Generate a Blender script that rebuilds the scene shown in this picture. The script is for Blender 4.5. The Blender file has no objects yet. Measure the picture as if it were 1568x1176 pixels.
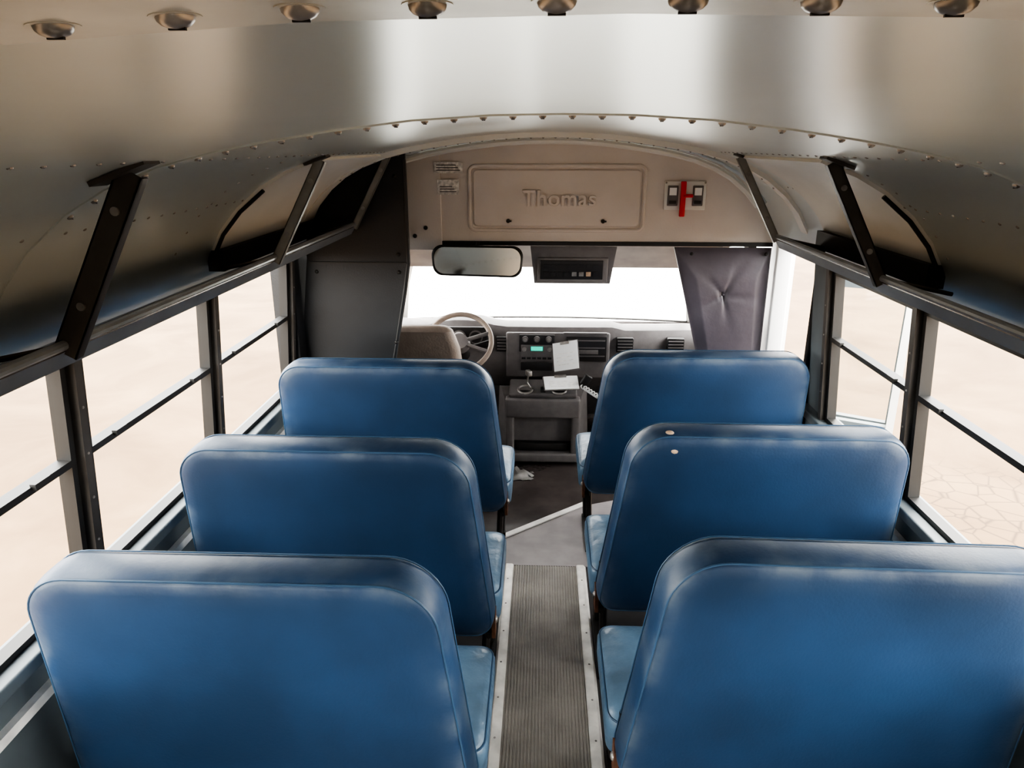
import bpy, bmesh, math, random
from mathutils import Vector, Matrix
random.seed(4)
sc=bpy.context.scene
sc.view_settings.view_transform='AgX'
sc.view_settings.look='AgX - High Contrast'
sc.view_settings.exposure=1.1

# ---------------------------------------------------------------- materials
def mat(name,col,rough=.5,metal=0.,var=0.,scale=6.,bump=0.,bscale=60.,spec=.5,col2=None,stretch=None,coat=0.):
    m=bpy.data.materials.new(name); m.use_nodes=True
    nt=m.node_tree; b=nt.nodes['Principled BSDF']
    b.inputs['Base Color'].default_value=(*col,1); b.inputs['Roughness'].default_value=rough
    b.inputs['Metallic'].default_value=metal; b.inputs['Specular IOR Level'].default_value=spec
    b.inputs['Coat Weight'].default_value=coat
    tc=nt.nodes.new('ShaderNodeTexCoord'); src=tc.outputs['Object']
    if stretch:
        mp=nt.nodes.new('ShaderNodeMapping'); mp.inputs['Scale'].default_value=stretch
        nt.links.new(src,mp.inputs[0]); src=mp.outputs[0]
    if var>0 or col2:
        n=nt.nodes.new('ShaderNodeTexNoise'); n.inputs['Scale'].default_value=scale; n.inputs['Detail'].default_value=6
        nt.links.new(src,n.inputs['Vector'])
        r=nt.nodes.new('ShaderNodeValToRGB')
        c2=col2 if col2 else tuple(c*(1-var) for c in col); c1=tuple(min(1,c*(1+var*.5)) for c in col)
        r.color_ramp.elements[0].position=.35; r.color_ramp.elements[1].position=.65
        r.color_ramp.elements[0].color=(*c2,1); r.color_ramp.elements[1].color=(*c1,1)
        nt.links.new(n.outputs['Fac'],r.inputs[0]); nt.links.new(r.outputs[0],b.inputs['Base Color'])
    if bump>0:
        n=nt.nodes.new('ShaderNodeTexNoise'); n.inputs['Scale'].default_value=bscale; n.inputs['Detail'].default_value=4
        nt.links.new(src,n.inputs['Vector'])
        bp=nt.nodes.new('ShaderNodeBump'); bp.inputs['Strength'].default_value=bump; bp.inputs['Distance'].default_value=.01
        nt.links.new(n.outputs['Fac'],bp.inputs['Height']); nt.links.new(bp.outputs[0],b.inputs['Normal'])
    return m
def glassmat(name,tint=(1,1,1),refl=.06):
    m=bpy.data.materials.new(name); m.use_nodes=True; nt=m.node_tree; nt.nodes.clear()
    o=nt.nodes.new('ShaderNodeOutputMaterial'); mx=nt.nodes.new('ShaderNodeMixShader')
    t=nt.nodes.new('ShaderNodeBsdfTransparent'); t.inputs[0].default_value=(*tint,1)
    g=nt.nodes.new('ShaderNodeBsdfGlossy'); g.inputs['Roughness'].default_value=.05
    mx.inputs[0].default_value=refl
    nt.links.new(t.outputs[0],mx.inputs[1]); nt.links.new(g.outputs[0],mx.inputs[2]); nt.links.new(mx.outputs[0],o.inputs[0])
    return m
def edgewear(m,col,lo=.51,hi=.56,amt=.6):
    nt=m.node_tree; b=nt.nodes['Principled BSDF']; l=b.inputs['Base Color'].links[0]; src=l.from_socket
    g=nt.nodes.new('ShaderNodeNewGeometry'); r=nt.nodes.new('ShaderNodeMapRange')
    r.inputs['From Min'].default_value=lo; r.inputs['From Max'].default_value=hi; r.inputs['To Max'].default_value=amt
    n=nt.nodes.new('ShaderNodeTexNoise'); n.inputs['Scale'].default_value=9; n.inputs['Detail'].default_value=8
    tc=nt.nodes.new('ShaderNodeTexCoord'); nt.links.new(tc.outputs['Object'],n.inputs['Vector'])
    r2=nt.nodes.new('ShaderNodeMapRange'); r2.inputs['From Min'].default_value=.42; r2.inputs['From Max'].default_value=.62
    mu=nt.nodes.new('ShaderNodeMath'); mu.operation='MULTIPLY'
    mx=nt.nodes.new('ShaderNodeMix'); mx.data_type='RGBA'; mx.inputs['B'].default_value=(*col,1)
    nt.links.new(g.outputs['Pointiness'],r.inputs['Value']); nt.links.new(n.outputs['Fac'],r2.inputs['Value'])
    nt.links.new(r.outputs[0],mu.inputs[0]); nt.links.new(r2.outputs[0],mu.inputs[1])
    nt.links.new(mu.outputs[0],mx.inputs['Factor']); nt.links.new(src,mx.inputs['A']); nt.links.new(mx.outputs['Result'],b.inputs['Base Color'])

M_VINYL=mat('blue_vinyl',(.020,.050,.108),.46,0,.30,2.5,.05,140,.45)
edgewear(M_VINYL,(.15,.18,.21),.507,.55,.7)
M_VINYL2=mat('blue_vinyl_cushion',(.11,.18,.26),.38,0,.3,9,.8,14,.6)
M_PIPE=mat('blue_piping',(.04,.085,.15),.45)
M_WEAR=mat('worn_tan',(.50,.35,.24),.8,0,.3,40)
M_CEIL=mat('ceiling_metal',(.64,.68,.665),.28,.45,.10,2.2,.05,3,.5,stretch=(1,.4,1))
M_RIB=mat('rib_metal',(.54,.54,.50),.4,.3,.2,12)
M_BOLT=mat('bolt_metal',(.34,.32,.30),.35,.6,.3,30)
M_STEEL=mat('grey_bracket',(.30,.29,.26),.42,.3,.2,10)
M_STEELD=mat('dark_bracket',(.07,.062,.055),.5,.2,.2,10)
M_LIP=mat('rack_lip_blue_grey',(.19,.205,.22),.4,.2,.15,8)
M_SHELF=mat('rack_shelf_dark',(.05,.042,.036),.25,.2,.3,4)
M_BLACK=mat('black_frame',(.018,.017,.016),.5)
M_POST=mat('post_grey',(.034,.032,.030),.8,.0,.2,8,spec=.15)
M_WALL=mat('wall_grey_blue',(.12,.14,.15),.5,.1,.15,5)
M_HEAD=mat('header_beige',(.66,.605,.56),.55,0,.08,3,.08,120)
M_CAP=mat('cap_offwhite',(.72,.71,.67),.5,0,.05,3)
M_DARKP=mat('charcoal_panel',(.021,.022,.024),.5,0,.2,3,.1,150)
M_PURP=mat('padded_purple_grey',(.098,.084,.100),.42,0,.2,5,.15,30)
M_CABC=mat('cab_headliner',(.15,.125,.11),.8,0,.2,8)
M_DASH=mat('dash_grey',(.15,.138,.135),.55,0,.12,20,.1,200)
M_DASHD=mat('dash_dark',(.02,.018,.018),.4)
M_FLOORD=mat('cab_floor_dark',(.070,.058,.055),.25,0,.3,5,.4,8)
M_FLOORG=mat('step_floor_grey',(.34,.31,.31),.5,0,.12,10)
M_FLOOR=mat('bus_floor_rubber',(.06,.055,.055),.6,0,.3,6)
M_RUB=mat('ribbed_rubber',(.34,.315,.285),.5,0,.2,7,.1,60)
M_ALU=mat('floor_trim_aluminium',(.88,.85,.80),.4,.1,.2,14)
M_TAN=mat('driver_seat_tan',(.24,.19,.155),.6,0,.15,8,.2,90)
M_PAPER=mat('paper_white',(.80,.80,.79),.6)
M_RED=mat('red_plastic',(.65,.02,.02),.4)
M_WHITE=mat('white_paint',(.85,.85,.84),.35)
M_LEG=mat('seat_leg_black',(.03,.026,.024),.45,.3)
M_RUST=mat('rust_brown',(.16,.07,.04),.7,0,.4,30)
M_STICK=mat('sticker_cream',(.82,.79,.74),.5,0,.3,60)
M_MIRR=mat('mirror_glass',(.85,.86,.88),.05,1.)
M_PLAS=mat('clear_plastic',(.28,.27,.26),.12,0,.3,20)
M_GLASS=glassmat('window_glass',(.97,.97,.95),.04)
M_LCD=bpy.data.materials.new('radio_display'); M_LCD.use_nodes=True
_b=M_LCD.node_tree.nodes['Principled BSDF']; _b.inputs['Base Color'].default_value=(0,.3,.22,1)
_b.inputs['Emission Color'].default_value=(0,.8,.55,1); _b.inputs['Emission Strength'].default_value=.4

# ---------------------------------------------------------------- builder
class B:
    def __init__(s): s.v=[];s.f=[];s.m=[];s.mats=[]
    def mi(s,m):
        if m not in s.mats: s.mats.append(m)
        return s.mats.index(m)
    def add(s,vs,fs,m):
        o=len(s.v); s.v+= [tuple(p) for p in vs]; k=s.mi(m)
        for f in fs: s.f.append([i+o for i in f]); s.m.append(k)
    def box(s,c,d,m,rot=None,bev=0):
        c=Vector(c); hx,hy,hz=d[0]/2,d[1]/2,d[2]/2
        if bev>0:
            bm=bmesh.new(); bmesh.ops.create_cube(bm,size=1)
            for v in bm.verts: v.co=Vector((v.co.x*d[0],v.co.y*d[1],v.co.z*d[2]))
            bmesh.ops.bevel(bm,geom=bm.edges[:],offset=bev,segments=3,affect='EDGES',profile=.5)
            vs=[v.co.copy() for v in bm.verts]; fs=[[v.index for v in f.verts] for f in bm.faces]; bm.free()
        else:
            vs=[Vector((x*hx,y*hy,z*hz)) for x in(-1,1) for y in(-1,1) for z in(-1,1)]
            fs=[(0,1,3,2),(4,6,7,5),(0,4,5,1),(2,3,7,6),(0,2,6,4),(1,5,7,3)]
        if rot: vs=[rot@v for v in vs]
        s.add([v+c for v in vs],fs,m)
    def bx(s,x0,x1,y0,y1,z0,z1,m,bev=0):
        s.box(((x0+x1)/2,(y0+y1)/2,(z0+z1)/2),(abs(x1-x0),abs(y1-y0),abs(z1-z0)),m,None,bev)
    def cyl(s,p0,p1,r,m,n=16,r2=None):
        p0=Vector(p0);p1=Vector(p1); r2=r if r2 is None else r2
        a=(p1-p0).normalized(); u=a.orthogonal().normalized(); w=a.cross(u)
        vs=[];
        for p,rr in((p0,r),(p1,r2)):
            for i in range(n):
                t=2*math.pi*i/n; vs.append(p+u*math.cos(t)*rr+w*math.sin(t)*rr)
        fs=[(i,(i+1)%n,n+(i+1)%n,n+i) for i in range(n)]+[tuple(range(n))[::-1],tuple(range(n,2*n))]
        s.add(vs,fs,m)
    def tube(s,pts,r,m,n=8,closed=False):
        pts=[Vector(p) for p in pts]; N=len(pts); rings=[]; u=None
        for i,p in enumerate(pts):
            a=pts[(i+1)%N] if (closed or i<N-1) else p
            b=pts[i-1] if (closed or i>0) else p
            t=(a-b).normalized()
            if u is None: u=t.orthogonal().normalized()
            else: u=(u-t*u.dot(t)).normalized()
            w=t.cross(u)
            rings.append([p+u*math.cos(2*math.pi*k/n)*r+w*math.sin(2*math.pi*k/n)*r for k in range(n)])
        s.loft(rings,m,cap=not closed,wrap=closed)
    def loft(s,rings,m,cap=True,wrap=False,closed=True):
        n=len(rings[0]); vs=[p for r in rings for p in r]; fs=[]
        R=len(rings)
        for j in range(R if wrap else R-1):
            for i in range(n if closed else n-1):
                a=j*n+i;b=j*n+(i+1)%n; c=((j+1)%R)*n+(i+1)%n; d=((j+1)%R)*n+i
                fs.append((a,b,c,d))
        if cap: fs+= [tuple(range(n))[::-1],tuple(range((R-1)*n,R*n))]
        s.add(vs,fs,m)
    def prism(s,pts,ext,m):
        e=Vector(ext); s.loft([[Vector(p) for p in pts],[Vector(p)+e for p in pts]],m)
    def dome(s,c,nrm,r,h,m,n=14,k=5):
        c=Vector(c);a=Vector(nrm).normalized();u=a.orthogonal().normalized();w=a.cross(u)
        rings=[]
        for j in range(k):
            t=j/(k-1)*math.pi/2*.97
            rings.append([c+a*h*math.sin(t)+(u*math.cos(2*math.pi*i/n)+w*math.sin(2*math.pi*i/n))*r*math.cos(t) for i in range(n)])
        s.loft(rings,m)
    def done(s,name,sharp=35,parent=None):
        me=bpy.data.meshes.new(name); me.from_pydata(s.v,[],s.f)
        for m in s.mats: me.materials.append(m)
        for p,k in zip(me.polygons,s.m): p.material_index=k; p.use_smooth=True
        bm=bmesh.new(); bm.from_mesh(me); bmesh.ops.recalc_face_normals(bm,faces=bm.faces); bm.to_mesh(me); bm.free()
        me.set_sharp_from_angle(angle=math.radians(sharp)); me.update()
        o=bpy.data.objects.new(name,me); sc.collection.objects.link(o)
        if parent: o.parent=parent
        return o
def rrect(corners,radii,seg=7):
    out=[];n=len(corners)
    for i in range(n):
        p=Vector(corners[i]);a=(Vector(corners[i-1])-p).normalized();b=(Vector(corners[(i+1)%n])-p).normalized()
        ang=a.angle(b); r=max(radii[i],.001); d=r/math.tan(ang/2)
        c=p+(a+b).normalized()*(r/math.sin(ang/2))
        s0=p+a*d; s1=p+b*d
        a0=math.atan2((s0-c).y,(s0-c).x); a1=math.atan2((s1-c).y,(s1-c).x)
        da=(a1-a0+math.pi)%(2*math.pi)-math.pi
        for k in range(seg+1):
            t=a0+da*k/seg; out.append((c.x+math.cos(t)*r,c.y+math.sin(t)*r))
    return out

# ---------------------------------------------------------------- dimensions
CAMZ=1.83
YB,YF=-2.2,3.62
half=[(0,1.88),(.12,1.878),(.25,1.870),(.38,1.855),(.5,1.837),(.6,1.819),(.7,1.794),(.8,1.756),(.88,1.712),(.96,1.648),(1.02,1.58),(1.065,1.50),(1.09,1.44),(1.10,1.41)]
prof=[(-x,z) for x,z in half[::-1]]+half[1:]
def ceil_z(x):
    x=abs(x)
    for (a,za),(b,zb) in zip(half,half[1:]):
        if a<=x<=b: return za+(zb-za)*(x-a)/(b-a)
    return 1.41
def ceil_n(x):
    e=.03; dz=(ceil_z(x+e)-ceil_z(x-e))/(2*e); n=Vector((-dz,0,1)).normalized(); return -n

b=B(); t=.03
out=[(x*1.02+(.05 if x>0 else -.05 if x<0 else 0),z+t) for x,z in prof]
loop=prof+out[::-1]
ys=[YB+ (YF-YB)*i/12 for i in range(13)]
b.loft([[Vector((x,y,z)) for x,z in loop] for y in ys],M_CEIL)
b.done('ceiling',25)

def bow(name,y0,y1,th,bolts,by,br,bh,spacing,mt,off=.35):
    b=B()
    inner=[(x*.999,z-th) for x,z in prof[2:-2]]; outer=[(x,z+.002) for x,z in prof[2:-2]]
    b.loft([[Vector((x,y,z)) for x,z in inner+outer[::-1]] for y in(y0,y1)],mt)
    if bolts:
        k=-int(.95/spacing)
        for i in range(k,-k+1):
            x=(i+off)*spacing
            if abs(x)>.96: continue
            n=ceil_n(x); c=Vector((x,by,ceil_z(x)-th+.0005))
            b.cyl(c-n*.001,c+n*.0008,br*1.3,mt,20)
            b.dome(c+n*.0006,n,br,bh,M_BOLT)
            b.box(c+n*(bh+.0004),(br*.9,.0012,.0010),M_BLACK)
    return b.done(name,30)
bow('trim_1',.17,.290,.005,True,.262,.0066,.004,.0425,M_RIB,.38)
bow('trim_2',1.27,1.31,.003,True,1.29,.0065,.005,.05,M_CEIL)
bow('trim_3',3.06,3.14,.020,True,3.10,.005,.004,.05,M_CAP)
b=B()
for s in(-1,1):
    for X in(.66,.93):
        y=-.4
        while y<3.0:
            if abs(y-.23)>.1 and abs(y-1.29)>.05:
                n=ceil_n(s*X); b.dome(Vector((s*X,y,ceil_z(X)+.0005)),n,.0045,.003,M_BOLT,8,3)
            y+=.06
    for Y in (.62,1.95,2.25,2.62):
        for k in range(9):
            X=.72+.04*k
            n=ceil_n(s*X); b.dome(Vector((s*X,Y,ceil_z(X)+.0005)),n,.0045,.003,M_BOLT,8,3)
b.done('trim_4')
b=B()
for s,ya,yb in((-1,2.2,3.2),(1,2.0,2.84)):
    seg=[(x,z) for x,z in half if x>=.7]
    ins=[(s*(x-.006),z-.008) for x,z in seg[:-2]]; ou=[(s*x,z) for x,z in seg[:-2]]
    lp=ins+ou[::-1]
    b.loft([[Vector((x,y,z)) for x,z in lp] for y in(ya,yb)],M_CAP)
    b.tube([(s*(x-.01),ya,z-.012) for x,z in seg[2:-2]],.006,M_BLACK,6)
    b.bx(s*1.02,s*1.07,ya,yb,1.455,1.52,M_BLACK)
b.done('trim_5')

# ---------------------------------------------------------------- side walls
SILL,TOP,MID=.75,1.40,1.10
WO={-1:.04,1:.0}
def wx(z,s=1): return WO[s]+(1.15 if z<=SILL else 1.15-.05*(z-SILL)/(TOP-SILL))
winL=[3.12,2.34,1.58,.82,.06,-.70,-1.46,-2.18]; winR=[2.84,2.15,1.40,.64,-.12,-.88,-1.62,-2.18]
def wall(name,s,posts,yend):
    b=B(); o=WO[s]
    b.bx(s*(1.15+o),s*(1.20+o),YB,yend,-.25,SILL-.02,M_WALL)
    b.bx(s*(1.105+o),s*(1.21+o),YB,yend,SILL-.035,SILL,M_WALL,.006)
    b.bx(s*(1.13+o),s*(1.15+o),YB,yend,.60,.625,M_ALU)
    b.prism([(s*(1.105),YB,TOP-.03),(s*(1.16+o),YB,TOP-.03),(s*(1.16+o),YB,TOP+.06),(s*1.100,YB,TOP+.06)],(0,yend-YB,0),M_POST)
    for y in posts:
        w=.05; ya=y-w/2
        b.prism([(s*wx(SILL,s),ya,SILL),(s*(wx(SILL,s)+.035),ya,SILL),(s*(wx(TOP,s)+.035),ya,TOP),(s*wx(TOP,s),ya,TOP)],(0,w,0),M_POST)
        b.prism([(s*(wx(SILL,s)-.022),y-.014,SILL),(s*(wx(SILL,s)),y-.014,SILL),(s*(wx(TOP,s)),y-.014,TOP),(s*(wx(TOP,s)-.022),y-.014,TOP)],(0,.028,0),M_STEELD)
        for k in range(4):
            z=SILL+.12+.12*k
            b.dome((s*(wx(z,s)-.022),y,z),(-s,0,0),.004,.003,M_BOLT,8,3)
    return b
bL=wall('l',-1,winL,3.24)
bL.bx(-1.24,-1.19,3.24,3.68,-.25,1.38,M_DARKP)
bL.bx(-1.24,-1.14,3.145,3.24,SILL,TOP,M_DARKP)
bL.done('wall_left')
bR=wall('r',1,winR,3.04)
bR.prism([(1.15,2.865,SILL),(1.20,2.865,SILL),(1.15,2.865,TOP),(1.10,2.865,TOP)],(0,.175,0),M_WALL)
bR.bx(1.12,1.20,3.04,3.075,-.25,TOP+.03,M_POST,.005)
bR.bx(1.10,1.17,3.52,3.56,-.25,TOP+.03,M_WHITE,.005)
bR.bx(1.12,1.20,3.04,3.62,TOP,TOP+.08,M_POST)
bR.bx(1.11,1.20,3.56,3.66,-.25,TOP+.05,M_WHITE)
bR.done('wall_right')
def window(idx,s,ya,yb):
    b=B(); f=.018
    def X(z,o=.012): return s*(wx(z,s)+o)
    y0,y1=ya+.025,yb-.025
    def bar(za,zb,yy0,yy1):
        b.prism([(X(za,-.006),yy0,za),(X(za,.030),yy0,za),(X(zb,.030),yy0,zb),(X(zb,-.006),yy0,zb)],(0,yy1-yy0,0),M_BLACK)
    bar(SILL,TOP-.03,y0,y0+f); bar(SILL,TOP-.03,y1-f,y1)
    bar(SILL,SILL+f,y0+f,y1-f); bar(TOP-.045,TOP-.03,y0+f,y1-f); bar(MID-.009,MID+.009,y0+f,y1-f)
    b.box((X(MID,-.010),(y0+y1)/2-.22,MID+.008),(.014,.05,.014),M_BLACK); b.box((X(MID,-.010),(y0+y1)/2+.22,MID+.008),(.014,.05,.014),M_BLACK)
    g=[(X(SILL,.02),y0+f,SILL+f),(X(SILL,.02),y1-f,SILL+f),(X(TOP-.045,.02),y1-f,TOP-.045),(X(TOP-.045,.02),y0+f,TOP-.045)]
    b.add(g,[(0,1,2,3)],M_GLASS)
    b.done('window_%d'%idx)
k=1
for a,c in zip(winL[1:],winL): window(k,-1,a,c);k+=1
for a,c in zip(winR[1:],winR): window(k,1,a,c);k+=1
WS=k

b=B()
b.bx(-1.19,-.36,YB-.05,YB,0,1.45,M_WALL); b.bx(.36,1.15,YB-.05,YB,0,1.45,M_WALL)
lp=[(x,z) for x,z in prof]; lp=[(-1.1,1.42)]+[p for p in lp if p[1]>1.45]+[(1.1,1.42)]
b.prism([(x,YB-.05,z) for x,z in lp],(0,.05,0),M_CAP)
b.done('wall_back')
b=B()
b.bx(-.35,.35,YB-.045,YB-.005,0,.9,M_WALL)
b.bx(-.35,-.29,YB-.045,YB-.005,.9,1.41,M_WALL);b.bx(.29,.35,YB-.045,YB-.005,.9,1.41,M_WALL);b.bx(-.29,.29,YB-.045,YB-.005,1.35,1.41,M_WALL)
b.add([(-.29,YB-.02,.9),(.29,YB-.02,.9),(.29,YB-.02,1.35),(-.29,YB-.02,1.35)],[(0,1,2,3)],M_GLASS)
b.tube([(-.2,YB+.04,.5),(.2,YB+.04,.5)],.012,M_RED)
b.done('door_2')

# ---------------------------------------------------------------- floor
b=B()
b.bx(-1.19,1.15,YB,3.06,-.04,0,M_FLOOR); b.bx(-1.19,.60,3.06,3.62,-.04,0,M_FLOOR); b.bx(-1.0,1.0,3.62,4.85,-.04,0,M_FLOORD)
b.bx(.60,1.15,3.06,3.62,-.32,-.28,M_FLOOR); b.bx(.58,.60,3.06,3.62,-.28,-.04,M_ALU)
b.done('floor')
b=B()
n=26; w=.292; pts=[]
for i in range(n):
    x=-w/2+w*i/n; d=w/n
    pts+=[(x,.001),(x+d*.12,.0040),(x+d*.6,.0040),(x+d*.72,.001)]
pts+=[(w/2,.001)]
lp=[(x,z) for x,z in pts]+[(w/2,.0003),(-w/2,.0003)]
b.loft([[Vector((x,y,z)) for x,z in lp] for y in (YB+.02,2.86)],M_RUB)
b.done('aisle_runner',20)
b=B()
for s in(-1,1):
    b.prism([(s*.143,YB+.02,.0003),(s*.143,YB+.02,.008),(s*.150,YB+.02,.012),(s*.176,YB+.02,.012),(s*.186,YB+.02,.0003)],(0,2.86-YB-.02,0),M_ALU)
    y=-.5
    while y<2.86: b.dome((s*.163,y,.012),(0,0,1),.004,.002,M_BOLT,8,3); y+=.18
b.done('trim_6')
b=B()
b.prism([(-.6,2.862,.0004),(.58,2.862,.0004),(.58,3.60,.0004),(.2,3.46,.0004),(-.22,3.08,.0004),(-.6,2.95,.0004)],(0,0,.003),M_FLOORG)
b.done('floor_mat')
b=B()
b.prism([(-.60,2.955,.0036),(-.22,3.09,.0036),(.19,3.44,.0036),(.58,3.60,.0036),(.58,3.61,.0036),(-1.1,3.61,.0036),(-1.1,3.3,.0036)],(0,0,.002),M_FLOORD)
b.done('cab_floor_mat')
b=B()
d=Vector((.41,.35,0)).normalized(); pn=Vector((-d.y,d.x,0))*.016
p0=Vector((-.26,3.055,.006)); p1=Vector((.24,3.485,.006))
b.prism([p0-pn,p1-pn,p1+pn,p0+pn],(0,0,.006),M_ALU)
b.done('trim_7')

# ---------------------------------------------------------------- bench seats
def bench(s,ytop,wear,dt=0):
    b=B(); zb,zt=.34,1.012; xo=1.085; xi_t=.232+dt; xi_b=.160
    tilt=.085
    yc=ytop-.065
    def ring(y,ins,drop=0):
        c=[(xi_b+ins,zb+ins),(xo-ins,zb+ins),(xo-ins*1.2,zt-.004-ins),(xi_t+ins*1.0,zt-ins)]
        r=[max(.06-ins*.5,.01),max(.05-ins*.5,.01),max(.095-ins*.8,.02),max(.135-ins*.8,.02)]
        pts=rrect(c,r,9)
        return [Vector((s*x,yc+y-(z-zt)*tilt+.002*math.sin(x*23+ytop*9),z+.0022*math.sin(x*17+ytop*31))) for x,z in pts]
    rings=[ring(-.074,.16),ring(-.073,.09),ring(-.070,.040),ring(-.066,.018),ring(-.061,.009),ring(-.055,.006),ring(-.04,.002),ring(-.02,.0),ring(.02,.0),ring(.045,.006),ring(.06,.022),ring(.067,.05),ring(.07,.11)]
    b.loft(rings,M_VINYL)
    b.tube(ring(-.0605,.0085),.0026,M_PIPE,6,closed=True)
    b.tube(ring(.040,.002),.0020,M_PIPE,6,closed=True)
    if wear:
        for dx,dz,dy in wear:
            b.dome((s*dx,yc+dy-(dz-zt)*tilt,dz),(0,-1 if dy<-.05 else -.1,.5 if dy<-.05 else 1),.013,.004,M_WEAR,10,4)
    y0=yc+.075+.045; zc=.39
    def cring(z,ins):
        pts=rrect([(xi_b-.01+ins,y0-.02+ins),(xo-ins,y0-.02+ins),(xo-ins,y0+.36-ins),(xi_b-.01+ins,y0+.36-ins)],[.04]*4,6)
        return [Vector((s*x,y,z+.02*math.sin((y-y0)*6))) for x,y in pts]
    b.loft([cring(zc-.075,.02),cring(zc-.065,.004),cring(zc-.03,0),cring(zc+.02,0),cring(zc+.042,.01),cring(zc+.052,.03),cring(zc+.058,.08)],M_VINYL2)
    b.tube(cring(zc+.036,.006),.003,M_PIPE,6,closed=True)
    zf=.30
    b.tube([(s*.19,y0-.06,zf),(s*.19,y0+.33,zf)],.013,M_LEG); b.tube([(s*1.06,y0-.02,zf),(s*1.06,y0+.33,zf)],.013,M_LEG)
    b.tube([(s*.19,y0+.31,zf),(s*1.10,y0+.31,zf)],.013,M_LEG); b.tube([(s*.19,y0+.01,zf),(s*1.10,y0+.01,zf)],.013,M_LEG)
    b.tube([(s*.20,y0+.0,zf),(s*.21,y0-.02,.015)],.014,M_LEG); b.tube([(s*.20,y0+.30,zf),(s*.21,y0+.28,.015)],.014,M_LEG)
    b.tube([(s*1.08,y0+.0,zf),(s*1.08,y0-.0,.005)],.014,M_LEG); b.tube([(s*1.08,y0+.30,zf),(s*1.08,y0+.30,.005)],.014,M_LEG)
    b.box((s*.212,y0+.13,.006),(.04,.36,.012),M_LEG)
    b.tube([(s*.19,y0-.01,.28),(s*.19,y0-.035,.48)],.012,M_LEG)
    b.box((s*.172,y0-.055,.35),(.012,.05,.09),M_RUST)
    b.dome((s*.166,y0-.055,.36),(-s,0,0),.012,.008,M_BOLT)
    return b.done('bus_bench_seat',40)
for y,w in((1.33,None),(1.98,None),(2.80,None)): bench(-1,y,w)
for y,w in((1.44,None),(2.13,[(.375,.962,-.066),(.36,1.010,-.045)]),(2.98,None)): bench(1,y,w,.02)

# ---------------------------------------------------------------- luggage racks
def rack(s,yend,br):
    b=B(); y0=YB+.05; xl,zl=.855,1.497
    b.prism([(s*xl,y0,zl),(s*1.06,y0,1.435),(s*1.06,y0,1.427),(s*xl,y0,zl-.008)],(0,yend-y0,0),M_SHELF)
    b.prism([(s*xl,y0,zl-.008),(s*(xl+.012),y0,zl-.010),(s*(xl+.03),y0,zl-.040),(s*(xl+.022),y0,zl-.042)],(0,yend-y0,0),M_LIP)
    b.tube([(s*xl,y0,zl+.004),(s*xl,yend,zl+.004)],.009,M_LIP,10)
    b.tube([(s*xl,yend,zl+.004),(s*1.05,yend,1.44)],.009,M_LIP,8)
    for y,m,wd in br:
        xt=.69; zt=ceil_z(xt)-.008
        p=Vector((s*(xl+.002),y,zl-.012)); q=Vector((s*xt,y,zt))
        d=(q-p).normalized(); w=d.cross(Vector((0,1,0))).normalized()*wd/2; yy=Vector((0,.003,0))
        b.loft([[c-w-yy,c+w-yy,c+w+yy,c-w+yy] for c in(p,q)],m)
        for sg in(-1,1):
            b.loft([[c+w*sg-yy,c+w*sg*.86-yy,c+w*sg*.86+Vector((0,.018,0)),c+w*sg+Vector((0,.018,0))] for c in(p,q)],m)
        b.box((s*(xt+.01),y+.0,ceil_z(xt+.01)-.006),(wd*2.4,.05,.008),M_STEELD,Matrix.Rotation(s*.35,3,'Y'))
        for f in(.28,.8):
            c=p+(q-p)*f
            b.cyl(c-yy,c-yy*2.2,.0075,M_BOLT,12)
        b.tube([(s*.862,y,zl),(s*1.04,y,1.46)],.006,M_STEELD,6)
    return b.done('luggage_rack')
rack(-1,3.2,[(3.17,M_STEEL,.026),(2.2,M_STEEL,.030),(1.17,M_STEELD,.042),(-.1,M_STEELD,.036),(-1.2,M_STEELD,.036)])
rack(1,2.82,[(2.79,M_STEEL,.026),(1.9,M_STEELD,.032),(.75,M_STEELD,.036),(-.4,M_STEELD,.036),(-1.4,M_STEELD,.036)])

# ---------------------------------------------------------------- left barrier panel
b=B()
pr=[(x,z-.006) for x,z in prof if x<=-.6 and z>1.36]
lp=[(-1.10,1.34)]+pr+[(-.645,1.32),(-.665,1.2),(-.74,.8),(-.76,.03),(-1.185,.03),(-1.185,.74)]
b.prism([(x-(.03 if -.8<x<-.55 and z>1.4 else 0),3.24,z) for x,z in lp],(0,.025,0),M_DARKP)
b.bx(-1.09,-.645,3.232,3.24,1.318,1.326,M_BLACK)
for x,z in((-.68,1.70),(-.68,1.36),(-.68,1.28),(-1.06,1.28),(-.71,.95)): b.dome((x,3.24,z),(0,-1,0),.009,.006,M_BLACK)
b.tube([(-.64,3.25,1.77),(-.64,3.25,1.32),(-.66,3.25,1.2),(-.74,3.25,.8),(-.76,3.25,.03)],.012,M_DARKP)
b.done('driver_barrier_panel')

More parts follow.
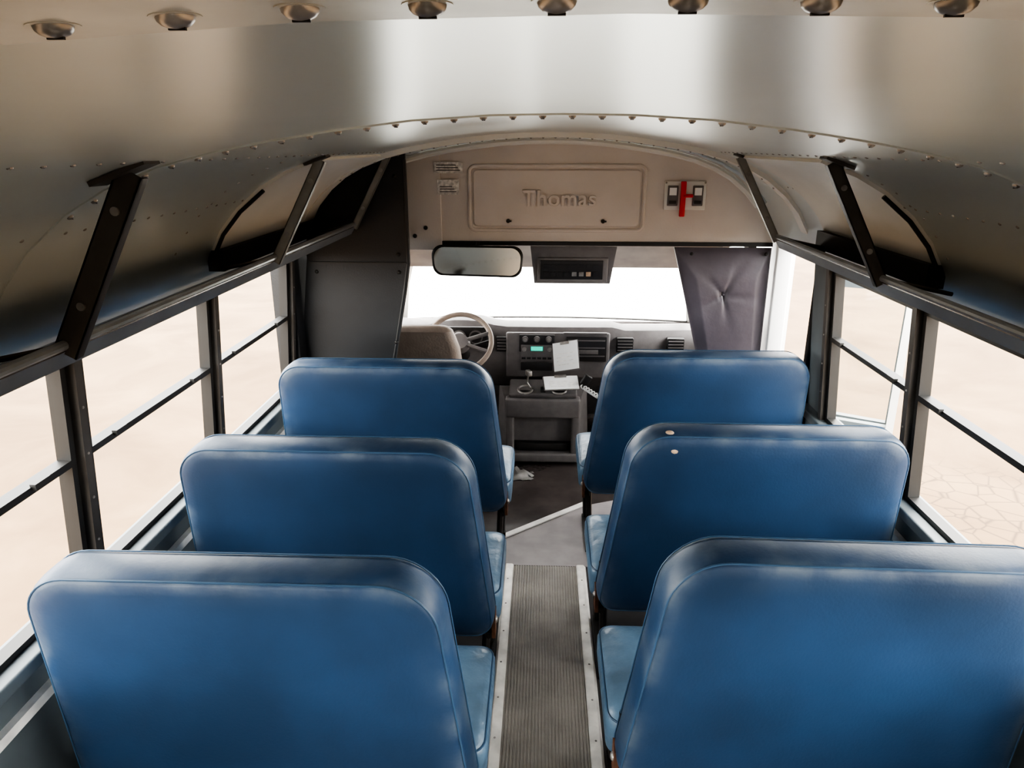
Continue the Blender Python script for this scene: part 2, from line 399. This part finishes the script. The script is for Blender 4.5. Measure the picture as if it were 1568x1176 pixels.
# ---------------------------------------------------------------- front bulkhead
b=B()
HB=1.375
pr=[(x,z-.001) for x,z in prof if z>HB+.02]
b.prism([(x,3.62,z) for x,z in [(-1.10,HB)]+pr+[(1.10,HB)]],(0,.05,0),M_HEAD)
b.tube([(x*.985,3.60,z-.030) for x,z in prof if z>1.5],.016,M_CAP,8)
b.tube([(x*.99,3.50,z-.008) for x,z in prof if z>1.5],.008,M_CEIL,8)
b.bx(-.62,1.10,3.61,3.64,HB-.02,HB,M_BLACK)
b.bx(-.72,-.53,3.607,3.62,1.33,1.80,M_HEAD,.004)
for x,z in((-.665,1.40),(-.61,1.44)): b.dome((x,3.605,z),(0,-1,0),.011,.01,M_BLACK)
b.bx(-1.18,-.80,3.62,3.67,0,HB,M_DARKP)
b.done('wall_front')
b=B(); ox=-.025
o1=rrect([(-.365+ox,1.43),(.485+ox,1.43),(.485+ox,1.735),(-.365+ox,1.735)],[.03]*4,6)
b.tube([(x,3.617,z) for x,z in o1],.009,M_HEAD,8,closed=True)
b.loft([[Vector((x,3.62,z)) for x,z in rrect([(-.35+ox,1.445),(.47+ox,1.445),(.47+ox,1.72),(-.35+ox,1.72)],[.025]*4,6)],[Vector((x,3.611,z)) for x,z in rrect([(-.343+ox,1.452),(.463+ox,1.452),(.463+ox,1.713),(-.343+ox,1.713)],[.02]*4,6)]],M_HEAD)
for x in(-.175+ox,.29+ox):
    b.cyl((x,3.611,1.475),(x,3.600,1.475),.010,M_BLACK,14); b.box((x+.004,3.597,1.475),(.024,.007,.008),M_BLACK)
ap=b.done('header_access_panel')
cu=bpy.data.curves.new('embossed_lettering','FONT'); cu.body='Thomas'; cu.size=.105; cu.extrude=.009; cu.bevel_depth=.0012; cu.offset=.001; cu.space_character=1.08
cu.align_x='CENTER'; cu.align_y='CENTER'; to=bpy.data.objects.new('embossed_lettering',cu); sc.collection.objects.link(to)
to.location=(.05,3.608,1.58); to.rotation_euler=(math.pi/2,0,0); cu.materials.append(M_HEAD); to.parent=ap
for z0,z1,x0,x1 in((1.70,1.752,-.56,-.42),(1.60,1.67,-.545,-.44)):
    b=B(); b.bx(x0,x1,3.603,3.6065,z0,z1,M_STICK)
    for i in range(3): b.bx(x0+.012,x1-.012-.01*i,3.6015,3.603,z0+.012+i*.012,z0+.016+i*.012,M_DASH)
    b.done('warning_label')
b=B(); o=-.045
b.bx(.60+o,.80+o,3.608,3.62,1.53,1.665,M_CAP,.004)
for x in(.615+o,.735+o): b.bx(x,x+.05,3.600,3.609,1.55,1.645,M_DASH,.003); b.bx(x+.008,x+.042,3.597,3.601,1.60,1.635,M_PAPER); b.bx(x+.008,x+.042,3.597,3.601,1.56,1.575,M_DASHD)
b.bx(.675+o,.70+o,3.585,3.605,1.50,1.665,M_RED,.004); b.bx(.685+o,.735+o,3.585,3.603,1.59,1.606,M_RED,.004)
for x,z in((.607+o,1.658),(.793+o,1.658)): b.dome((x,3.608,z),(0,-1,0),.005,.003,M_BOLT,8,3)
b.done('seat_belt_cutter_holder')

b=B(); N=60
L=[];
for j in range(N+1):
    v=j/N; z=.45+(HB-.024-.45)*v; row=[]
    xl=.62+(1-v)*.25; xr=1.095
    for i in range(N+1):
        u=i/N; x=xl+(xr-xl)*u
        r=math.hypot(x-.875,(z-1.12)); a=math.atan2(z-1.12,x-.875)
        e=min(u,1-u,v,1-v); pad=.040*min(1,e*6)**.5
        fold=max(0,math.cos(a*5+.6))**2
        dent=.022*math.exp(-r/.02)+.014*fold*math.exp(-r/.08)
        row.append((x,3.606-pad+min(dent,.035),z))
    L.append(row)
vs=[p for r in L for p in r]; W=N+1
b.add(vs,[(j*W+i,j*W+i+1,(j+1)*W+i+1,(j+1)*W+i) for j in range(N) for i in range(N)],M_PURP)
b.prism([(.87,3.606,.45),(1.095,3.606,.45),(1.095,3.606,HB-.024),(.62,3.606,HB-.024)],(0,.012,0),M_DARKP)
b.dome((.875,3.586,1.12),(0,-1,0),.008,.006,M_PURP)
b.dome((.70,3.570,1.325),(0,-1,0),.009,.01,M_BLACK); b.dome((1.06,3.57,1.325),(0,-1,0),.009,.01,M_BLACK)
b.done('padded_panel',60)

# ---------------------------------------------------------------- cab shell
b=B()
b.loft([[Vector((-.99,3.67,HB)),Vector((-.99,3.67,HB+.04)),Vector((.99,3.67,HB+.04)),Vector((.99,3.67,HB))],
        [Vector((-.98,4.1,1.30)),Vector((-.98,4.1,1.36)),Vector((.98,4.1,1.36)),Vector((.98,4.1,1.30))],
        [Vector((-.87,4.40,1.12)),Vector((-.87,4.44,1.19)),Vector((.87,4.44,1.19)),Vector((.87,4.40,1.12))]],M_CABC)
for s in(-1,1):
    b.prism([(s*1.0,3.67,0),(s*1.04,3.67,0),(s*1.04,3.67,.82),(s*1.0,3.67,.82)],(0,1.2,0),M_DASH)
    b.prism([(s*1.0,3.67,.82),(s*1.04,3.67,.82),(s*1.04,3.67,1.39),(s*1.0,3.67,1.39)],(0,.08,0),M_DASH)
    b.loft([[Vector((s*(x+.0),y,z)),Vector((s*(x+.055),y-.03,z)),Vector((s*(x+.06),y+.03,z)),Vector((s*(x+.01),y+.04,z))] for x,y,z in((.95,4.80,.69),(.885,4.58,.98),(.82,4.42,1.15))],M_CAP)
    b.loft([[Vector((s*x,y,z)),Vector((s*(x+.04),y,z)),Vector((s*(x+.04),y+.04,z+.03)),Vector((s*x,y+.04,z+.03))] for x,y,z in((.88,4.40,1.15),(.99,4.05,1.31),(1.0,3.72,1.37))],M_CABC)
b.bx(-1.0,1.0,4.84,4.87,0,.68,M_DASH)
b.done('wall_cab')
b=B()
n=12; bot=[];top=[]
for i in range(n+1):
    u=-1+2*i/n; bot.append(Vector((.955*u,4.80+.10*(1-u*u),.69))); top.append(Vector((.86*u,4.43+.07*(1-u*u),1.15)))
b.loft([bot,top],M_GLASS,cap=False,closed=False)
b.tube([p+Vector((0,-.01,.006)) for p in bot],.008,M_BLACK,6)
b.done('window_%d'%WS)

# ---------------------------------------------------------------- dashboard
b=B()
pf=[(4.26,.40),(4.20,.46),(4.17,.60),(4.18,.74),(4.215,.79),(4.29,.810),(4.45,.775),(4.76,.68),(4.78,.65),(4.78,.40)]
def dx(x): return .05*(x/.95)**2
xs=[-.95+1.9*i/24 for i in range(25)]
def bump(x): return .035*math.exp(-((x+.50)/.17)**4)
b.loft([[Vector((x,y+dx(x)*(1 if y<4.7 else 0),z+(bump(x) if .77<z and y<4.5 else 0)-(.02 if (x>.45 and z>.7) else 0))) for y,z in pf] for x in xs],M_DASH)
b.bx(-.24,.38,4.150,4.18,.49,.77,M_DASH,.012)
b.bx(-.16,.05,4.140,4.152,.655,.76,M_DASHD,.004)
for i in range(3):
    b.cyl((-.125+.07*i,4.140,.735),(-.125+.07*i,4.126,.735),.018,M_DASH,18); b.cyl((-.125+.07*i,4.127,.735),(-.125+.07*i,4.122,.735),.012,M_BOLT,18)
b.bx(-.15,.04,4.134,4.142,.60,.70,M_DASH,.004)
b.bx(-.09,-.02,4.131,4.135,.665,.69,M_LCD)
for i in range(6): b.bx(-.145+.031*i,-.122+.031*i,4.131,4.135,.612,.625,M_DASHD)
for x in(-.13,.02): b.cyl((x,4.134,.675),(x,4.120,.675),.013,M_BOLT,16)
b.bx(-.15,.04,4.136,4.142,.54,.59,M_DASHD,.003)
b.bx(.12,.36,4.140,4.152,.60,.75,M_DASHD,.004)
for z in(.63,.68,.725): b.bx(.13,.35,4.136,4.141,z,z+.007,M_DASH)
b.bx(.17,.31,4.134,4.141,.645,.672,M_DASH,.002)
b.bx(.10,.36,4.132,4.15,.765,.778,M_DASH,.004)
for x0 in(-.30,.42,.72,-.86):
    b.bx(x0,x0+.10,4.16,4.185+dx(x0),.65,.74,M_DASHD,.006)
    for i in range(4): b.bx(x0+.006,x0+.094,4.152,4.162,.664+.019*i,.669+.019*i,M_DASH)
b.bx(-.70,-.34,4.150,4.19,.67,.80,M_DASHD,.02)
for x in(-.62,-.52,-.42): b.cyl((x,4.152,.74),(x,4.144,.74),.042,M_DASH,20); b.cyl((x,4.145,.74),(x,4.142,.74),.034,M_PAPER if x==-.52 else M_DASHD,20)
b.done('dashboard')
b=B()
b.loft([[Vector(p) for p in r] for r in(
 [(-.30,4.145,.002),(.27,4.145,.002),(.25,4.145,.44),(-.28,4.145,.44)],
 [(-.28,4.10,.002),(.25,4.10,.002),(.235,4.10,.45),(-.265,4.10,.45)],
 [(-.235,4.03,.002),(.20,4.03,.002),(.205,4.00,.40),(-.24,4.00,.40)])],M_DASH)
b.bx(-.235,-.185,3.96,4.04,.03,.40,M_DASH,.012); b.bx(.155,.205,3.96,4.04,.03,.40,M_DASH,.012)
b.bx(-.235,.205,3.955,4.04,.30,.42,M_DASH,.014); b.bx(-.235,.205,3.95,4.04,.02,.075,M_DASH,.012)
b.bx(-.185,.155,4.02,4.035,.07,.31,M_DASHD)
b.bx(-.17,.14,3.99,4.02,.08,.13,M_DASHD,.01)
b.box((-.015,4.06,.452),(.40,.17,.03),M_DASH,Matrix.Rotation(math.radians(14),3,'X'),.01)
for x in(-.12,.08):
    b.tube([(x+.042*math.cos(a*math.pi/8),4.02+.042*math.sin(a*math.pi/8),.458+.01*math.sin(a*math.pi/8)) for a in range(16)],.007,M_BOLT,6,closed=True)
    b.cyl((x,4.02,.440),(x,4.02,.456),.038,M_DASHD,18)
b.bx(-.03,.0,3.99,4.05,.45,.47,M_DASHD,.004)
b.done('engine_cover_console')
def paper(name,c,size,rot,th=.006,clip=True):
    b=B(); R=Matrix.Rotation(rot[2],3,'Z')@Matrix.Rotation(rot[1],3,'Y')@Matrix.Rotation(rot[0],3,'X')
    b.box(c,(size[0],size[1],th),M_PAPER,R)
    b.box(Vector(c)-R@Vector((0,0,th)),(size[0]*1.06,size[1]*1.06,.004),M_DASH,R)
    if clip: b.box(Vector(c)+R@Vector((0,size[1]*.46,th)),(size[0]*.35,.015,.008),M_BOLT,R)
    for i in range(4): b.box(Vector(c)+R@Vector((0,-size[1]*.3+size[1]*.13*i,th*.55)),(size[0]*.75,.003,.0006),M_STICK,R)
    return b.done(name)
paper('note_pad',(.115,4.065,.655),(.15,.17,0),(math.radians(62),math.radians(-14),math.radians(-16)))
paper('clipboard',(.09,3.985,.515),(.20,.10,0),(math.radians(30),0,math.radians(8)))
b=B()
pts=[(.21+.06*i/60*2.2+.012*math.cos(i*.9),3.975-.0009*i,.50-.0012*i+.012*math.sin(i*.9)) for i in range(60)]
b.tube(pts,.004,M_PAPER,5)
b.box((.235,3.985,.53),(.05,.03,.07),M_DASHD,Matrix.Rotation(.5,3,'Y'),.008)
b.box((-.10,4.02,.56),(.03,.05,.035),M_BOLT,Matrix.Rotation(.4,3,'Z'),.008)
b.tube([(-.10,4.02,.55),(-.11,4.03,.50),(-.09,4.02,.47)],.006,M_BOLT,6)
b.done('radio_microphone')
def steering():
    b=B(); c=Vector((-.50,3.98,.755)); ax=Vector((0,-.72,.69)).normalized()
    u=Vector((1,0,0)); w=ax.cross(u)
    R=.185
    b.tube([c+u*math.cos(2*math.pi*i/40)*R+w*math.sin(2*math.pi*i/40)*R for i in range(40)],.015,M_TAN,10,closed=True)
    b.cyl(c-ax*.03,c+ax*.012,.062,M_DASH,24,.05)
    for a in(200,340,20,160):
        d=u*math.cos(math.radians(a))+w*math.sin(math.radians(a)); b.tube([c+d*.04,c+d*R],.012,M_DASH,8)
    b.cyl(c-ax*.03,c-ax*.15,.035,M_DASHD,16,.05)
    b.tube([c-ax*.07+u*.03,c-ax*.07+u*.19+Vector((0,0,.05))],.007,M_DASHD,8)
    b.done('steering_wheel')
steering()
b=B()
def seatring(z,w,d,yo,r=.05):
    pts=rrect([(-w/2,-d/2),(w/2,-d/2),(w/2,d/2),(-w/2,d/2)],[min(r,d*.45)]*4,6); return [Vector((-.675+x,3.73+y+yo,z)) for x,y in pts]
b.loft([seatring(.30,.40,.10,.10),seatring(.34,.44,.13,.09),seatring(.50,.45,.14,.07),seatring(.68,.43,.13,.04),seatring(.78,.41,.12,.02),seatring(.85,.37,.11,.0),seatring(.89,.34,.10,-.01),seatring(.908,.29,.07,-.01),seatring(.915,.22,.03,-.01)],M_TAN)
def seatring2(z,w,d):
    pts=rrect([(-w/2,-d/2),(w/2,-d/2),(w/2,d/2),(-w/2,d/2)],[.06]*4,6); return [Vector((-.67+x,3.90-.06+y*.6,z)) for x,y in pts]
b.loft([seatring2(.24,.44,.42),seatring2(.26,.48,.46),seatring2(.34,.49,.47),seatring2(.37,.46,.44),seatring2(.38,.36,.34)],M_TAN)
b.bx(-.82,-.52,3.76,3.96,.003,.24,M_DASHD,.01)
b.done('driver_seat')
b=B()
def mr(y,ins,):
    pts=rrect([(-.56+ins,1.225+ins),(-.13-ins,1.215+ins),(-.12-ins,1.365-ins),(-.575+ins,1.37-ins)],[.05,.05,.05,.05],7); return [Vector((x,3.50+y+(z-1.3)*.2,z)) for x,z in pts]
b.loft([mr(.0,.012),mr(-.006,.006),mr(.0,.0),mr(.02,.004),mr(.03,.03)],M_BLACK,cap=True)
rr=[p+Vector((0,-.0065,0)) for p in mr(0,.010)]; cc=sum(rr,Vector())/len(rr)
b.add(rr+[cc],[(i,(i+1)%len(rr),len(rr)) for i in range(len(rr))],M_MIRR)
b.tube([(-.35,3.53,1.32),(-.35,3.57,1.35),(-.35,3.60,1.37)],.010,M_BLACK)
b.done('interior_rearview_mirror')
b=B()
b.loft([[Vector(p) for p in r] for r in(
 [(-.07,3.70,1.15),(.32,3.70,1.15),(.345,3.66,1.345),(-.09,3.66,1.345)],
 [(-.07,3.90,1.22),(.32,3.90,1.22),(.345,3.90,1.315),(-.09,3.90,1.315)])],M_DASH)
R=Matrix.Rotation(math.radians(10),3,'X')
b.box((.125,3.683,1.225),(.36,.02,.13),M_DASH,R,.006); b.box((.12,3.672,1.225),(.32,.012,.10),M_DASHD,R,.003)
for i in range(8): b.box((-.01+.036*i,3.664,1.245),(.024,.008,.022),M_DASHD,R);
for i in range(8): b.box((-.01+.036*i,3.668,1.205),(.024,.008,.022),M_BOLT if i in(4,5) else (M_WEAR if i==6 else M_DASHD),R)
b.done('overhead_switch_panel')
for cx,cy,sz in((-.17,3.80,.10),):
    b=B(); G=9; vs=[]
    for j in range(G):
        for i in range(G):
            u=i/(G-1)-.5;v=j/(G-1)-.5
            h=.004+max(0,.05*(1-4*(u*u+v*v)))*random.uniform(.3,1.2)
            vs.append((cx+u*sz*2+random.uniform(-.01,.01),cy+v*sz*1.2+random.uniform(-.01,.01),h))
    b.add(vs,[(j*G+i,j*G+i+1,(j+1)*G+i+1,(j+1)*G+i) for j in range(G-1) for i in range(G-1)],M_PLAS)
    b.done('crumpled_plastic_bag',180)
# ---------------------------------------------------------------- open entry door
b=B()
def leaf(x0,x1,y0,y1):
    d=Vector((x1-x0,y1-y0,0)); L=d.length; d.normalize(); n=Vector((-d.y,d.x,0))*.018
    def seg(a,c,z0,z1,m=M_WALL):
        p=Vector((x0,y0,0))+d*a; q=Vector((x0,y0,0))+d*c
        b.prism([p-n+Vector((0,0,z0)),q-n+Vector((0,0,z0)),q+n+Vector((0,0,z0)),p+n+Vector((0,0,z0))],(0,0,z1-z0),m)
    seg(0,.03,-.3,1.33);seg(L-.03,L,-.3,1.33,M_CAP);seg(.03,L-.03,-.3,-.2);seg(.03,L-.03,1.26,1.33);seg(.03,L-.03,.62,.67)
    p=Vector((x0,y0,0))+d*.03; q=Vector((x0,y0,0))+d*(L-.03)
    b.add([p+Vector((0,0,-.2)),q+Vector((0,0,-.2)),q+Vector((0,0,1.26)),p+Vector((0,0,1.26))],[(0,1,2,3)],M_GLASS)
leaf(1.225,1.50,3.10,2.96); leaf(1.52,1.23,3.01,3.18)
b.done('door_1')

# ---------------------------------------------------------------- exterior
gm=bpy.data.materials.new('dry_sandy_ground'); gm.use_nodes=True; nt=gm.node_tree; bs=nt.nodes['Principled BSDF']; bs.inputs['Roughness'].default_value=.9
tc=nt.nodes.new('ShaderNodeTexCoord')
n1=nt.nodes.new('ShaderNodeTexNoise'); n1.inputs['Scale'].default_value=.7; n1.inputs['Detail'].default_value=12; n1.inputs['Roughness'].default_value=.62; n1.inputs['Distortion'].default_value=.6
r1=nt.nodes.new('ShaderNodeValToRGB'); r1.color_ramp.elements[0].position=.36; r1.color_ramp.elements[1].position=.66
r1.color_ramp.elements[0].color=(.082,.045,.0165,1); r1.color_ramp.elements[1].color=(.135,.084,.040,1)
vo=nt.nodes.new('ShaderNodeTexVoronoi'); vo.feature='DISTANCE_TO_EDGE'; vo.inputs['Scale'].default_value=5.5
r2=nt.nodes.new('ShaderNodeValToRGB'); r2.color_ramp.elements[0].position=0; r2.color_ramp.elements[1].position=.06; r2.color_ramp.elements[0].color=(.40,.37,.33,1); r2.color_ramp.elements[1].color=(1,1,1,1)
vm=nt.nodes.new('ShaderNodeVectorMath'); vm.operation='DISTANCE'; vm.inputs[1].default_value=(3.1,4.3,-.8)
nn=nt.nodes.new('ShaderNodeTexNoise'); nn.inputs['Scale'].default_value=1.2
ma=nt.nodes.new('ShaderNodeMath'); ma.operation='ADD'
r3=nt.nodes.new('ShaderNodeMapRange'); r3.inputs['From Min'].default_value=2.3; r3.inputs['From Max'].default_value=1.7
mw=nt.nodes.new('ShaderNodeMix'); mw.data_type='RGBA'; mw.inputs['A'].default_value=(1,1,1,1)
mm=nt.nodes.new('ShaderNodeMix'); mm.data_type='RGBA'; mm.blend_type='MULTIPLY'; mm.inputs['Factor'].default_value=1
for a in(n1,vo,nn,vm): nt.links.new(tc.outputs['Object'],a.inputs[0])
nt.links.new(vm.outputs['Value'],ma.inputs[0]); nt.links.new(nn.outputs['Fac'],ma.inputs[1]); nt.links.new(ma.outputs[0],r3.inputs['Value'])
nt.links.new(n1.outputs['Fac'],r1.inputs[0]); nt.links.new(vo.outputs['Distance'],r2.inputs[0])
nt.links.new(r3.outputs[0],mw.inputs['Factor']); nt.links.new(r2.outputs[0],mw.inputs['B'])
nt.links.new(r1.outputs[0],mm.inputs['A']); nt.links.new(mw.outputs['Result'],mm.inputs['B']); nt.links.new(mm.outputs['Result'],bs.inputs['Base Color'])
b=B(); b.add([(-150,-150,-.8),(150,-150,-.8),(150,150,-.8),(-150,150,-.8)],[(0,1,2,3)],gm); b.done('ground')
mc=mat('painted_glare',(.80,.79,.75),.8,0,.06,.6)  # near-white ground colour painted in for the sun glare ahead
b=B(); b.prism([(-2.6,7.5,-.799),(2.6,7.5,-.799),(24,75,-.799),(-24,75,-.799)],(0,0,.02),mc); b.done('painted_glare_patch')  # added patch, widening forward, paints glare into the ground behind the windshield
b=B()
hd=[]
for y,z,w in((4.93,.58,.95),(5.2,.55,.92),(5.6,.47,.86),(5.9,.35,.80),(6.0,.1,.78)):
    hd.append([Vector((x*w,y,z+.04*(1-x*x))) for x in [-1+.2*i for i in range(11)]]+[Vector((w,y,-.3)),Vector((-w,y,-.3))])
b.loft(hd,M_WHITE)
for x,y in((-.86,5.4),(.86,5.4)): b.cyl((x-.11,y,-.42),(x+.11,y,-.42),.38,M_BLACK,28); b.cyl((x-.12,y,-.42),(x+.12,y,-.42),.2,M_BOLT,20)
b.done('engine_hood')
b=B()
for x,y in((-1.0,-.6),(1.0,-.6)): b.cyl((x-.11,y,-.42),(x+.11,y,-.42),.38,M_BLACK,28); b.cyl((x-.12,y,-.42),(x+.12,y,-.42),.2,M_BOLT,20)
b.bx(-.5,.5,-1.5,4.8,-.45,-.33,M_BLACK)
b.done('bus_chassis')

# ---------------------------------------------------------------- light
w=bpy.data.worlds.new('sky'); sc.world=w; w.use_nodes=True
bg=w.node_tree.nodes['Background']; bg.inputs[0].default_value=(1,.995,.98,1); bg.inputs[1].default_value=6.8
sl=bpy.data.lights.new('sun','SUN'); sl.energy=7.0; sl.angle=math.radians(12); sl.color=(1,.95,.88)
so=bpy.data.objects.new('sun',sl); sc.collection.objects.link(so)
so.rotation_euler=(Vector((.15,.35,1)).to_track_quat('Z','Y')).to_euler(); so.location=(2,3,8)

# ---------------------------------------------------------------- camera
f=1100/1568
cam=bpy.data.cameras.new('camera'); cam.sensor_width=36; cam.lens=36*f; cam.clip_start=.02; cam.clip_end=500
co=bpy.data.objects.new('camera',cam); sc.collection.objects.link(co)
co.location=(-.03,0,CAMZ)
pitch=math.radians(18.4); yaw=math.radians(2.4)
co.rotation_euler=(math.pi/2-pitch,0,yaw)
sc.camera=co
